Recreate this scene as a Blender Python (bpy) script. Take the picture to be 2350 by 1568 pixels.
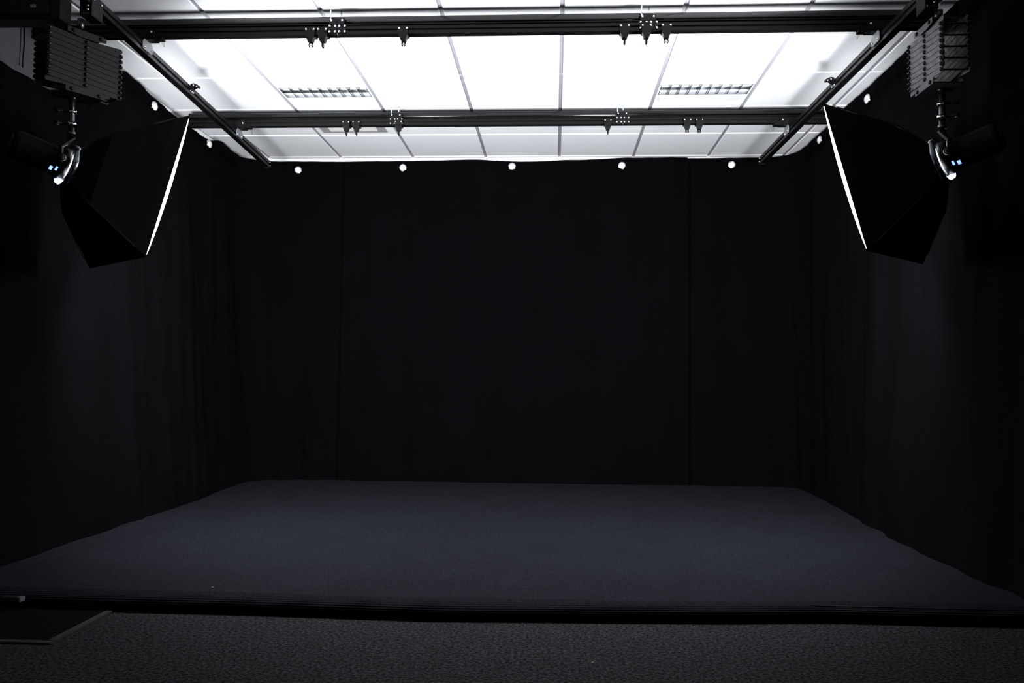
import bpy, bmesh, math, random
from mathutils import Vector, Matrix, noise

# ------------------------------------------------------------------ camera, world, exposure
for o in list(bpy.data.objects):
    bpy.data.objects.remove(o)
SC = bpy.context.scene
COL = SC.collection
H = 0.865                                  # camera height above the carpet floor
cam_d = bpy.data.cameras.new('camera')
cam = bpy.data.objects.new('camera', cam_d)
COL.objects.link(cam)
SC.camera = cam
cam_d.sensor_fit = 'HORIZONTAL'
cam_d.sensor_width = 36.0
cam_d.lens = 1924.46 / 2350 * 36
cam_d.clip_start = 0.05
pit, yaw, rol = 0.0479, -0.0514, 0.0096
fwd = Vector((math.sin(yaw) * math.cos(pit), math.cos(yaw) * math.cos(pit), math.sin(pit)))
rgt = Vector((math.cos(yaw), -math.sin(yaw), 0))
upv = rgt.cross(fwd)
r2 = rgt * math.cos(rol) + upv * math.sin(rol)
u2 = -rgt * math.sin(rol) + upv * math.cos(rol)
m3 = Matrix((r2, u2, -fwd)).transposed()
cam.matrix_world = Matrix.Translation((-0.0235, 0, H)) @ m3.to_4x4()

W = bpy.data.worlds.new('world')
SC.world = W
W.use_nodes = True
W.node_tree.nodes['Background'].inputs[0].default_value = (0.6, 0.7, 1.0, 1)
W.node_tree.nodes['Background'].inputs[1].default_value = 0.0015
SC.view_settings.view_transform = 'Standard'
SC.view_settings.look = 'None'
SC.view_settings.gamma = 1.0
SC.view_settings.exposure = 0.0
SC.view_settings.use_curve_mapping = False
SOFTBOX_POWER = 125.0                        # radiance of the lit diffusers
LIGHT_COL = (0.94, 0.965, 1.0, 1)

# ------------------------------------------------------------------ materials
def material(name, col, rough=0.6, metal=0.0, spec=0.5, build=None, emit=None, strength=0.0, sheen=0.0):
    m = bpy.data.materials.new(name)
    m.use_nodes = True
    nt = m.node_tree
    b = nt.nodes['Principled BSDF']
    b.inputs['Base Color'].default_value = (*col, 1)
    b.inputs['Roughness'].default_value = rough
    b.inputs['Metallic'].default_value = metal
    b.inputs['Specular IOR Level'].default_value = spec
    if sheen:
        b.inputs['Sheen Weight'].default_value = sheen
        b.inputs['Sheen Roughness'].default_value = 0.6
    if emit:
        b.inputs['Emission Color'].default_value = emit
        b.inputs['Emission Strength'].default_value = strength
    if build:
        build(nt, b)
    return m

def speckle(c0, c1, scale, detail=4.0, bump=0.3, dist=0.002, lo=0.35, hi=0.7, big=None):
    """mottled yarn colour + fine relief, in object space"""
    def f(nt, b):
        tc = nt.nodes.new('ShaderNodeTexCoord')
        n = nt.nodes.new('ShaderNodeTexNoise')
        n.inputs['Scale'].default_value = scale
        n.inputs['Detail'].default_value = detail
        n.inputs['Roughness'].default_value = 0.7
        nt.links.new(tc.outputs['Object'], n.inputs['Vector'])
        r = nt.nodes.new('ShaderNodeValToRGB')
        r.color_ramp.elements[0].position = lo
        r.color_ramp.elements[1].position = hi
        r.color_ramp.elements[0].color = (*c0, 1)
        r.color_ramp.elements[1].color = (*c1, 1)
        nt.links.new(n.outputs['Fac'], r.inputs['Fac'])
        out = r.outputs['Color']
        if big:
            n2 = nt.nodes.new('ShaderNodeTexNoise')
            n2.inputs['Scale'].default_value = big
            n2.inputs['Detail'].default_value = 3
            nt.links.new(tc.outputs['Object'], n2.inputs['Vector'])
            mr = nt.nodes.new('ShaderNodeMapRange')
            mr.inputs[1].default_value = 0.3
            mr.inputs[2].default_value = 0.7
            mr.inputs[3].default_value = 0.9
            mr.inputs[4].default_value = 1.1
            nt.links.new(n2.outputs['Fac'], mr.inputs[0])
            mx = nt.nodes.new('ShaderNodeVectorMath')
            mx.operation = 'SCALE'
            nt.links.new(out, mx.inputs[0])
            nt.links.new(mr.outputs[0], mx.inputs['Scale'])
            out = mx.outputs[0]
        nt.links.new(out, b.inputs['Base Color'])
        bp = nt.nodes.new('ShaderNodeBump')
        bp.inputs['Strength'].default_value = bump
        bp.inputs['Distance'].default_value = dist
        nt.links.new(n.outputs['Fac'], bp.inputs['Height'])
        nt.links.new(bp.outputs['Normal'], b.inputs['Normal'])
    return f

def scuffed(c, rough, scale=60):
    """painted metal: slight roughness wear"""
    def f(nt, b):
        tc = nt.nodes.new('ShaderNodeTexCoord')
        n = nt.nodes.new('ShaderNodeTexNoise')
        n.inputs['Scale'].default_value = scale
        n.inputs['Detail'].default_value = 5
        nt.links.new(tc.outputs['Object'], n.inputs['Vector'])
        mr = nt.nodes.new('ShaderNodeMapRange')
        mr.inputs[1].default_value = 0.35
        mr.inputs[2].default_value = 0.75
        mr.inputs[3].default_value = rough * 0.8
        mr.inputs[4].default_value = rough * 1.3
        nt.links.new(n.outputs['Fac'], mr.inputs[0])
        nt.links.new(mr.outputs[0], b.inputs['Roughness'])
    return f

M = {}
M['tile'] = material('mineral_fibre_tile', (0.80, 0.81, 0.83), 0.9, spec=0.1,
                     build=speckle((0.78, 0.79, 0.81), (0.83, 0.84, 0.86), 90, 3, 0.12, 0.001))
M['tbar'] = material('grid_bar_enamel', (0.34, 0.34, 0.37), 0.5, spec=0.3, build=scuffed(0, 0.5))
M['wall'] = material('wall_paint', (0.80, 0.80, 0.82), 0.9, spec=0.1,
                     build=speckle((0.78, 0.78, 0.80), (0.82, 0.82, 0.84), 40, 3, 0.1, 0.001))
M['darkwall'] = material('dark_wall_paint', (0.02, 0.02, 0.022), 0.9, spec=0.1,
                         build=speckle((0.018, 0.018, 0.02), (0.024, 0.024, 0.026), 40, 3, 0.1, 0.001))
M['white'] = material('white_enamel', (0.82, 0.83, 0.84), 0.45, spec=0.4, build=scuffed(0, 0.45))
M['alu'] = material('bright_louvre_aluminium', (0.50, 0.52, 0.54), 0.16, metal=1.0, build=scuffed(0, 0.16, 30))
M['grey_frame'] = material('grey_vent_frame', (0.30, 0.30, 0.31), 0.6, spec=0.3, build=scuffed(0, 0.6))
M['cream'] = material('cream_vent_panel', (0.80, 0.78, 0.72), 0.6, spec=0.3, build=scuffed(0, 0.6))
M['drape'] = material('black_drape_cotton', (0.0014, 0.0013, 0.0017), 1.0, spec=0.02,
                      build=speckle((0.00105, 0.00095, 0.00135), (0.0015, 0.0014, 0.00185), 260, 3, 0.25, 0.001, big=3.0))
M['carpet_floor'] = material('grey_floor_carpet', (0.04, 0.042, 0.046), 1.0, spec=0.05,
                             build=speckle((0.001, 0.0011, 0.0012), (0.0265, 0.0274, 0.0298), 95, 6, 0.4, 0.005, 0.42, 0.63, big=9))
M['carpet_stage'] = material('black_stage_carpet', (0.022, 0.023, 0.028), 1.0, spec=0.05,
                             build=speckle((0.0018, 0.0020, 0.0028), (0.0083, 0.0090, 0.0128), 170, 5, 0.6, 0.003, 0.38, 0.64, big=5))
M['stage_black'] = material('black_plinth_paint', (0.003, 0.003, 0.003), 0.9, spec=0.1, build=scuffed(0, 0.9))
M['mat_pile'] = material('black_mat_pile', (0.004, 0.004, 0.005), 1.0, spec=0.05,
                         build=speckle((0.0012, 0.0012, 0.0015), (0.0025, 0.0025, 0.003), 180, 4, 0.6, 0.003))
M['mat_edge'] = material('grey_mat_rubber', (0.020, 0.020, 0.022), 0.8, spec=0.2,
                         build=speckle((0.007, 0.007, 0.008), (0.0105, 0.0105, 0.0115), 80, 3, 0.2, 0.001))
M['black_metal'] = material('black_anodised_metal', (0.0022, 0.0021, 0.0024), 0.42, spec=0.16, build=scuffed(0, 0.42))
M['black_gloss'] = material('black_gloss_paint', (0.0018, 0.0018, 0.002), 0.20, spec=0.4, build=scuffed(0, 0.20, 90))
M['panto'] = material('grey_coated_steel', (0.042, 0.041, 0.046), 0.5, spec=0.3, build=scuffed(0, 0.5))
M['panto_black'] = material('black_coated_steel', (0.0065, 0.0062, 0.007), 0.5, spec=0.15, build=scuffed(0, 0.5))
M['plate'] = material('mid_grey_steel_plate', (0.16, 0.165, 0.18), 0.5, spec=0.4, build=scuffed(0, 0.5))
M['zinc'] = material('bright_zinc_bolt', (0.80, 0.82, 0.84), 0.25, metal=1.0, build=scuffed(0, 0.25))
M['chrome'] = material('polished_chrome', (0.85, 0.86, 0.88), 0.10, metal=1.0, build=scuffed(0, 0.12))
M['ring_metal'] = material('dark_polished_ring', (0.30, 0.32, 0.36), 0.2, metal=1.0, build=scuffed(0, 0.2))
M['dull_steel'] = material('dull_dark_steel', (0.10, 0.10, 0.105), 0.35, metal=1.0, build=scuffed(0, 0.35))
M['knob_white'] = material('white_hook_cap', (0.85, 0.85, 0.87), 0.35, spec=0.5, build=scuffed(0, 0.35))
M['softbox'] = material('black_softbox_fabric', (0.006, 0.0057, 0.0057), 0.75, spec=0.1,
                        build=speckle((0.005, 0.0048, 0.0048), (0.0072, 0.007, 0.007), 300, 3, 0.25, 0.001, big=6))
M['lip'] = material('black_softbox_edge_band', (0.007, 0.0068, 0.007), 0.8, spec=0.1,
                    build=speckle((0.0078, 0.0074, 0.0078), (0.010, 0.0096, 0.010), 300, 3, 0.25, 0.001))
M['plastic'] = material('black_plastic', (0.0015, 0.0015, 0.0018), 0.45, spec=0.1, build=scuffed(0, 0.45))
M['board'] = material('grey_shade_board', (0.045, 0.047, 0.056), 0.8, spec=0.2, build=scuffed(0, 0.8))
M['trunk'] = material('grey_trunking', (0.03, 0.03, 0.034), 0.6, spec=0.3, build=scuffed(0, 0.6))
M['paper'] = material('pale_paper', (0.2, 0.195, 0.19), 0.9, spec=0.1, build=scuffed(0, 0.9))
M['label_grey'] = material('pale_label', (0.35, 0.35, 0.32), 0.6, spec=0.2, build=scuffed(0, 0.6))
M['diffuser'] = material('lit_diffuser_cloth', (0.8, 0.8, 0.8), 0.9, spec=0.05, emit=LIGHT_COL, strength=SOFTBOX_POWER)
M['lamp_glow'] = material('lit_lamp_and_leak', (0.8, 0.8, 0.8), 0.9, spec=0.05, emit=(0.55, 0.72, 1, 1), strength=7.0)
M['vent_glow'] = material('lit_lamp_vent', (0.5, 0.6, 0.9), 0.9, spec=0.05, emit=(0.16, 0.28, 1, 1), strength=2.6)

# ------------------------------------------------------------------ mesh helpers (world coordinates, z above the carpet floor)
V = Vector
class MB:
    def __init__(s):
        s.v, s.f, s.sm = [], [], []
    def add(s, verts, faces, smooth=False, mx=None):
        n = len(s.v)
        s.v += [(mx @ V(p)) if mx else V(p) for p in verts]
        s.f += [tuple(i + n for i in f) for f in faces]
        s.sm += [smooth] * len(faces)
        return s
    def box(s, a, b, mx=None, bev=0.0):
        x0, y0, z0 = a
        x1, y1, z1 = b
        if not bev:
            vs = [(x0, y0, z0), (x1, y0, z0), (x1, y1, z0), (x0, y1, z0), (x0, y0, z1), (x1, y0, z1), (x1, y1, z1), (x0, y1, z1)]
            return s.add(vs, [(3, 2, 1, 0), (4, 5, 6, 7), (0, 1, 5, 4), (1, 2, 6, 5), (2, 3, 7, 6), (3, 0, 4, 7)], mx=mx)
        bm = bmesh.new()
        bmesh.ops.create_cube(bm, size=1)
        for v in bm.verts:
            v.co = V(((x0 + x1) / 2 + v.co.x * (x1 - x0), (y0 + y1) / 2 + v.co.y * (y1 - y0), (z0 + z1) / 2 + v.co.z * (z1 - z0)))
        bmesh.ops.bevel(bm, geom=bm.edges[:], offset=bev, segments=2, affect='EDGES', clamp_overlap=True)
        s.bm(bm, mx)
        return s
    def bm(s, bm, mx=None, smooth=False):
        bm.verts.index_update()
        s.add([v.co.copy() for v in bm.verts], [tuple(v.index for v in f.verts) for f in bm.faces], smooth, mx)
        bm.free()
        return s
    def prism(s, poly, a, b, axis='x', mx=None):
        """poly = 2D points; axis x: (y,z), axis y: (x,z), axis z: (x,y)"""
        def P(p, t):
            return {'x': (t, p[0], p[1]), 'y': (p[0], t, p[1]), 'z': (p[0], p[1], t)}[axis]
        n = len(poly)
        vs = [P(p, a) for p in poly] + [P(p, b) for p in poly]
        fs = [tuple(range(n))[::-1], tuple(range(n, 2 * n))] + [(i, (i + 1) % n, n + (i + 1) % n, n + i) for i in range(n)]
        return s.add(vs, fs, mx=mx)
    def tube(s, pts, rad, n=10, caps=True, smooth=True):
        pts = [V(p) for p in pts]
        rr = rad if isinstance(rad, (list, tuple)) else [rad] * len(pts)
        vs = []
        ref = None
        for i, p in enumerate(pts):
            d = (pts[min(i + 1, len(pts) - 1)] - pts[max(i - 1, 0)]).normalized()
            if ref is None:
                ref = d.orthogonal().normalized()
            ref = (ref - d * ref.dot(d)).normalized()
            w = d.cross(ref)
            for k in range(n):
                a = 2 * math.pi * k / n
                vs.append(p + (ref * math.cos(a) + w * math.sin(a)) * rr[i])
        fs = [(i * n + k, i * n + (k + 1) % n, (i + 1) * n + (k + 1) % n, (i + 1) * n + k) for i in range(len(pts) - 1) for k in range(n)]
        s.add(vs, fs, smooth)
        if caps:
            base = len(s.v) - len(vs)
            s.f += [tuple(base + k for k in range(n))[::-1], tuple(base + (len(pts) - 1) * n + k for k in range(n))]
            s.sm += [False, False]
        return s
    def lathe(s, prof, n=20, mx=None, smooth=True):
        """prof: (radius, height) pairs about z"""
        vs = [(r * math.cos(2 * math.pi * k / n), r * math.sin(2 * math.pi * k / n), z) for r, z in prof for k in range(n)]
        fs = [(i * n + k, i * n + (k + 1) % n, (i + 1) * n + (k + 1) % n, (i + 1) * n + k) for i in range(len(prof) - 1) for k in range(n)]
        s.add(vs, fs, smooth, mx)
        return s
    def mesh(s, name):
        me = bpy.data.meshes.new(name)
        me.from_pydata([tuple(p) for p in s.v], [], s.f)
        me.polygons.foreach_set('use_smooth', s.sm)
        bm = bmesh.new()
        bm.from_mesh(me)
        bmesh.ops.recalc_face_normals(bm, faces=bm.faces)
        bm.to_mesh(me)
        bm.free()
        return me

def world_off(p):
    o = V((0, 0, 0))
    while p is not None:
        o = o + p.location
        p = p.parent
    return o

def obj(name, mb, mat, parent=None, label=None):
    """one mesh object; geometry is given in world coordinates"""
    if isinstance(mb, MB):
        off = world_off(parent)
        if off.length:
            mb.v = [p - off for p in mb.v]
        me = mb.mesh(name)
        me.materials.append(M[mat])
    else:
        me = mb
    o = bpy.data.objects.new(name, me)
    COL.objects.link(o)
    o.parent = parent
    if label:
        o['label'] = label
    return o

def inst(name, me, loc, parent, rot=None):
    o = bpy.data.objects.new(name, me)
    COL.objects.link(o)
    o.parent = parent
    o.location = V(loc) - world_off(parent)
    if rot is not None:
        o.rotation_mode = 'QUATERNION'
        o.rotation_quaternion = rot
    return o

def thing(name, label, cat, loc=(0, 0, 0), group=None):
    o = bpy.data.objects.new(name, None)
    COL.objects.link(o)
    o.empty_display_size = 0.05
    o.location = loc
    return tag(o, label, cat, group)

def tag(o, label, cat, group=None):
    o['label'] = label
    o['category'] = cat
    if group:
        o['group'] = group
    return o

def struct(name, mb, mat, label=None, cat=None):
    o = obj(name, mb, mat) if mb else thing(name, label or name, cat or name)
    o['kind'] = 'structure'
    if label:
        o['label'] = label
    if cat:
        o['category'] = cat
    return o

def copy_tree(o, parent=None):
    c = o.copy()
    COL.objects.link(c)
    c.parent = parent
    for ch in list(o.children):
        copy_tree(ch, c)
    return c

def frame(o, n, upish=(0, 0, 1)):
    """matrix whose local z is n, origin o"""
    n = V(n).normalized()
    x = V(upish).cross(n)
    if x.length < 1e-4:
        x = V((1, 0, 0)).cross(n)
    x.normalize()
    y = n.cross(x)
    return Matrix.Translation(V(o)) @ Matrix((x, y, n)).transposed().to_4x4()

def bolt_mesh(name, r, h, mat):
    m = MB()
    m.lathe([(0.0005, h), (r * 0.55, h), (r * 0.85, h * 0.75), (r, h * 0.35), (r, 0)], 10)
    me = m.mesh(name)
    me.materials.append(M[mat])
    return me
BOLT = bolt_mesh('bolt', 0.0056, 0.005, 'zinc')
BOLT_S = bolt_mesh('bolt', 0.0048, 0.004, 'zinc')
BOLT_D = bolt_mesh('pivot_bolt', 0.0085, 0.006, 'plastic')
BOLT_P = bolt_mesh('pivot_bolt', 0.0042, 0.010, 'dull_steel')
def q_to(n):
    return V((0, 0, 1)).rotation_difference(V(n))

# ------------------------------------------------------------------ the room
XL, XR, YB = -2.66, 1.93, 6.795           # left wall, right wall, back wall
YN = -1.8                                 # wall behind the camera
CZ = H + 1.841                            # underside of the ceiling grid bars
STZ = H - 0.802                           # stage top

struct('floor', MB().box((XL, YN, -0.05), (XR, YB, 0)), 'carpet_floor', 'grey speckled carpet floor in front of the stage', 'floor')
struct('wall_back', MB().box((XL - 0.1, YB, 0), (XR + 0.1, YB + 0.1, CZ + 0.1)), 'wall', 'white wall strip showing above the back drape', 'wall')
struct('wall_left', MB().box((XL - 0.1, YN, 0), (XL, YB, CZ + 0.1)), 'wall', 'pale wall behind the left drape', 'wall')
struct('wall_right', MB().box((XR, YN, 0), (XR + 0.1, YB, CZ + 0.1)), 'wall', 'pale wall behind the right drape', 'wall')
struct('wall_front', MB().box((XL - 0.1, YN - 0.1, 0), (XR + 0.1, YN, CZ + 0.1)), 'darkwall', 'dark wall behind the camera', 'wall')

ceiling = struct('ceiling', MB().box((XL - 0.1, YN - 0.1, CZ + 0.012), (XR + 0.1, YB + 0.1, CZ + 0.10)), 'tile',
                 'white suspended ceiling of square tiles in a grey grid', 'ceiling')
P = 0.6
Y0 = 4.929
colx = [i * P for i in range(-5, 5)]
rowy = [Y0 + j * P for j in range(-11, 4)]
# exposed grid bars: long ones run away from the camera, short ones across
G = 0.012
for x in colx:
    if XL + 0.03 < x < XR - 0.03:
        obj('grid_bar', MB().box((x - G, YN, CZ), (x + G, YB, CZ + 0.012)), 'tbar', ceiling)
for y in rowy:
    if y < YB:
        obj('grid_bar', MB().box((XL, y - G, CZ + 0.0015), (XR, y + G, CZ + 0.012)), 'tbar', ceiling)
for (a, b) in [((XL, YB - 0.02, CZ - 0.001), (XR, YB, CZ + 0.003)), ((XL, YN, CZ - 0.001), (XL + 0.02, YB, CZ + 0.003)), ((XR - 0.02, YN, CZ - 0.001), (XR, YB, CZ + 0.003))]:
    obj('wall_angle', MB().box(a, b), 'white', ceiling)
TD = 0.0075                                # tiles drop this far below the grid
def tile_mb(x0, x1, y0, y1):
    g0, g1 = 0.0125, 0.0122
    a = [(x0 + g1, y0 + g1), (x1 - g1, y0 + g1), (x1 - g1, y1 - g1), (x0 + g1, y1 - g1)]
    c = 0.0025
    b = [(x0 + g1 + c, y0 + g1 + c), (x1 - g1 - c, y0 + g1 + c), (x1 - g1 - c, y1 - g1 - c), (x0 + g1 + c, y1 - g1 - c)]
    vs = [(p[0], p[1], CZ + 0.012) for p in a] + [(p[0], p[1], CZ - TD + c) for p in a] + [(p[0], p[1], CZ - TD) for p in b]
    fs = [(11, 10, 9, 8)]
    for k in (0, 4):
        fs += [(k + i, k + (i + 1) % 4, k + 4 + (i + 1) % 4, k + 4 + i) for i in range(4)]
    return MB().add(vs, fs)
TILE = tile_mb(-P / 2, P / 2, -P / 2, P / 2)
TILE.v = [p - V((0, 0, CZ)) for p in TILE.v]
tile_me = TILE.mesh('ceiling_tile')
tile_me.materials.append(M['tile'])
FIX = [(-3, 0), (1, 0)]                    # (column, row) of the two louvre lights
xs = [XL] + [x for x in colx if XL < x < XR] + [XR]
ys = [YN] + rowy + [YB]
for i in range(len(xs) - 1):
    for j in range(len(ys) - 1):
        x0, x1, y0, y1 = xs[i], xs[i + 1], ys[j], ys[j + 1]
        if any(abs(x0 - c * P) < 0.01 and abs(y0 - (Y0 + r * P)) < 0.01 for c, r in FIX):
            continue
        if abs(x1 - x0 - P) < 1e-3 and abs(y1 - y0 - P) < 1e-3:
            inst('ceiling_tile', tile_me, ((x0 + x1) / 2, (y0 + y1) / 2, CZ), ceiling)
        elif x1 - x0 > 0.03 and y1 - y0 > 0.03:
            obj('ceiling_tile', tile_mb(x0, x1, y0, y1), 'tile', ceiling)

# ------------------------------------------------------------------ recessed louvre lights (switched off)
def louvre_light(cx, label):
    x0, x1 = cx + 0.0105, cx + P - 0.0105
    y0, y1 = Y0 + 0.0105, Y0 + P - 0.0105
    la, lb = Y0 + 0.20, Y0 + 0.375
    t = thing('ceiling_light', label, 'ceiling light', (cx + P / 2, Y0 + P / 2, CZ), 'recessed louvre ceiling lights')
    rim = MB()
    for a, b in [((x0, y0, CZ - 0.004), (x1, y0 + 0.016, CZ + 0.012)), ((x0, y1 - 0.016, CZ - 0.004), (x1, y1, CZ + 0.012)),
                 ((x0, y0 + 0.016, CZ - 0.004), (x0 + 0.014, y1 - 0.016, CZ + 0.012)), ((x1 - 0.014, y0 + 0.016, CZ - 0.004), (x1, y1 - 0.016, CZ + 0.012))]:
        rim.box(a, b)
    obj('rim', rim, 'white', t)
    for (ya, yb, za, zb) in [(y0 + 0.016, la, CZ + 0.010, CZ - 0.002), (lb, y1 - 0.016, CZ - 0.002, CZ + 0.008)]:
        xa, xb = x0 + 0.0142, x1 - 0.0142
        m = MB().add([(xa, ya, za), (xb, ya, za), (xb, yb, zb), (xa, yb, zb), (xa, ya, za + 0.002), (xb, ya, za + 0.002), (xb, yb, zb + 0.002), (xa, yb, zb + 0.002)],
                     [(3, 2, 1, 0), (4, 5, 6, 7), (0, 1, 5, 4), (1, 2, 6, 5), (2, 3, 7, 6), (3, 0, 4, 7)])
        obj('side_panel', m, 'white', t)
    # bright trough above the louvre: a shallow curved reflector
    m = MB()
    N = 10
    vs, fs = [], []
    for k in range(N + 1):
        a = math.pi * k / N
        y = (la + lb) / 2 - math.cos(a) * (lb - la) / 2
        z = CZ - 0.002 + 0.012 + math.sin(a) * 0.055
        vs += [(x0 + 0.01, y, z), (x1 - 0.01, y, z)]
    fs = [(2 * k, 2 * k + 1, 2 * k + 3, 2 * k + 2) for k in range(N)]
    m.add(vs, fs, True)
    obj('reflector', m, 'alu', t)
    nb = 9
    for k in range(nb + 1):
        x = x0 + 0.012 + (x1 - x0 - 0.024) * k / nb
        b = MB().prism([(x - 0.002, CZ - 0.004), (x + 0.002, CZ - 0.004), (x + 0.0085, CZ + 0.034), (x - 0.0085, CZ + 0.034)], la + 0.002, lb - 0.002, 'y')
        obj('louvre_blade', b, 'alu', t)
    ym = (la + lb) / 2
    obj('centre_divider', MB().prism([(ym - 0.0015, CZ - 0.004), (ym + 0.0015, CZ - 0.004), (ym + 0.008, CZ + 0.034), (ym - 0.008, CZ + 0.034)], x0, x1, 'x'), 'alu', t)
    for y in (la, lb):
        s = -1 if y == la else 1
        obj('louvre_edge', MB().prism([(y - 0.002, CZ - 0.004), (y + 0.002, CZ - 0.004), (y + 0.002 + s * 0.0, CZ + 0.03), (y - 0.002, CZ + 0.03)], x0, x1, 'x'), 'alu', t)
    for y in (la + 0.045, lb - 0.045):
        obj('lamp_tube', MB().tube([(x0 + 0.02, y, CZ + 0.048), (x1 - 0.02, y, CZ + 0.048)], 0.008, 10), 'white', t)
louvre_light(-3 * P, 'unlit square ceiling light with shiny louvre, left of the two between the cross rails')
louvre_light(1 * P, 'unlit square ceiling light with shiny louvre, right of the two between the cross rails')

# flush vent behind the far rail
t = thing('ceiling_vent', 'small cream ceiling vent in a grey frame beyond the far cross rail', 'vent', (-1.5, 5.93, CZ))
vx0, vx1, vy0, vy1 = -1.745, -1.27, 5.60, 6.055
fr = MB()
for a, b in [((vx0, vy0), (vx1, vy0 + 0.05)), ((vx0, vy1 - 0.035), (vx1, vy1)), ((vx0, vy0 + 0.05), (vx0 + 0.06, vy1 - 0.035)), ((vx1 - 0.06, vy0 + 0.05), (vx1, vy1 - 0.035))]:
    fr.box((a[0], a[1], CZ - TD - 0.004), (b[0], b[1], CZ - TD + 0.003))
obj('frame', fr, 'grey_frame', t)
obj('panel', MB().box((vx0 + 0.058, vy0 + 0.048, CZ - TD - 0.002), (vx1 - 0.058, vy1 - 0.033, CZ - TD + 0.003)), 'cream', t)

# ------------------------------------------------------------------ stage platform
def front_y(x):
    pts = [(-2.7, 3.075), (-1.9, 3.068), (-1.25, 3.068), (-0.45, 3.045), (0.03, 3.07), (0.5, 3.095), (1.0, 3.145), (1.95, 3.14)]
    for (a, ya), (b, yb) in zip(pts, pts[1:]):
        if x <= b:
            k = (x - a) / (b - a)
            k = k * k * (3 - 2 * k) * 0.5 + k * 0.5
            return ya + (yb - ya) * k
    return pts[-1][1]
stage = thing('stage_platform', 'low wide stage platform covered in dark ribbed-edge carpet', 'stage', (-0.36, 4.9, 0))
NX = 60
sx0, sx1 = XL + 0.005, XR - 0.005
top = MB()
vs, fs = [], []
NYY = 14
for i in range(NX + 1):
    x = sx0 + (sx1 - sx0) * i / NX
    yf = front_y(x) + 0.085
    for j in range(NYY + 1):
        k = j / NYY
        y = yf + (YB - 0.006 - yf) * k
        vs.append((x, y, STZ + 0.002 * noise.noise(V((x * 1.3, y * 1.3, 0)))))
fs = [(i * (NYY + 1) + j, (i + 1) * (NYY + 1) + j, (i + 1) * (NYY + 1) + j + 1, i * (NYY + 1) + j + 1) for i in range(NX) for j in range(NYY)]
top.add(vs, fs, True)
obj('carpet_top', top, 'carpet_stage', stage)
# carpet rolled over the front edge, its ribs running along the edge
nos = MB()
vs = []
prof = []
NP = 56
for k in range(NP + 1):
    s = k / NP
    a = s * math.pi / 2
    if s < 0.0001:
        a = 0
    yy = 0.085 - 0.085 * math.sin(a)
    zz = -0.036 * (1 - math.cos(a)) ** 1.25
    rib = 0.0011 * math.sin(s * 9 * 2 * math.pi) * (0 if s < 0.06 else 1)
    prof.append((yy - rib * math.sin(a), zz + rib * math.cos(a)))
prof.append((0.02, -0.041))
for i in range(NX + 1):
    x = sx0 + (sx1 - sx0) * i / NX
    yf = front_y(x)
    for (dy, dz) in prof:
        vs.append((x, yf + dy, STZ + dz))
n = len(prof)
nos.add(vs, [(i * n + j, (i + 1) * n + j, (i + 1) * n + j + 1, i * n + j + 1) for i in range(NX) for j in range(n - 1)], True)
obj('carpet_edge', nos, 'carpet_stage', stage, 'ribbed carpet rolled over the front edge')
obj('plinth', MB().box((sx0, 3.165, 0.0), (sx1, YB - 0.01, STZ - 0.006)), 'stage_black', stage, 'black recessed base under the stage edge')

# ------------------------------------------------------------------ black drapes
def lerp_path(pts, s):
    L = [0]
    for a, b in zip(pts, pts[1:]):
        L.append(L[-1] + (V(b) - V(a)).length)
    d = s * L[-1]
    for k in range(len(pts) - 1):
        if d <= L[k + 1] or k == len(pts) - 2:
            f = (d - L[k]) / (L[k + 1] - L[k])
            return V(pts[k]).lerp(V(pts[k + 1]), f), (V(pts[k + 1]) - V(pts[k])).normalized(), d
def curve_table(tab, x):
    for (a, ya), (b, yb) in zip(tab, tab[1:]):
        if x <= b:
            k = max(0, (x - a) / (b - a))
            return ya + (yb - ya) * (0.5 - 0.5 * math.cos(math.pi * k))
    return tab[-1][1]
def arc(cx, cy, r, a0, a1, n=8):
    return [(cx + r * math.cos(math.radians(a0 + (a1 - a0) * k / n)), cy + r * math.sin(math.radians(a0 + (a1 - a0) * k / n))) for k in range(n + 1)]

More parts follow.
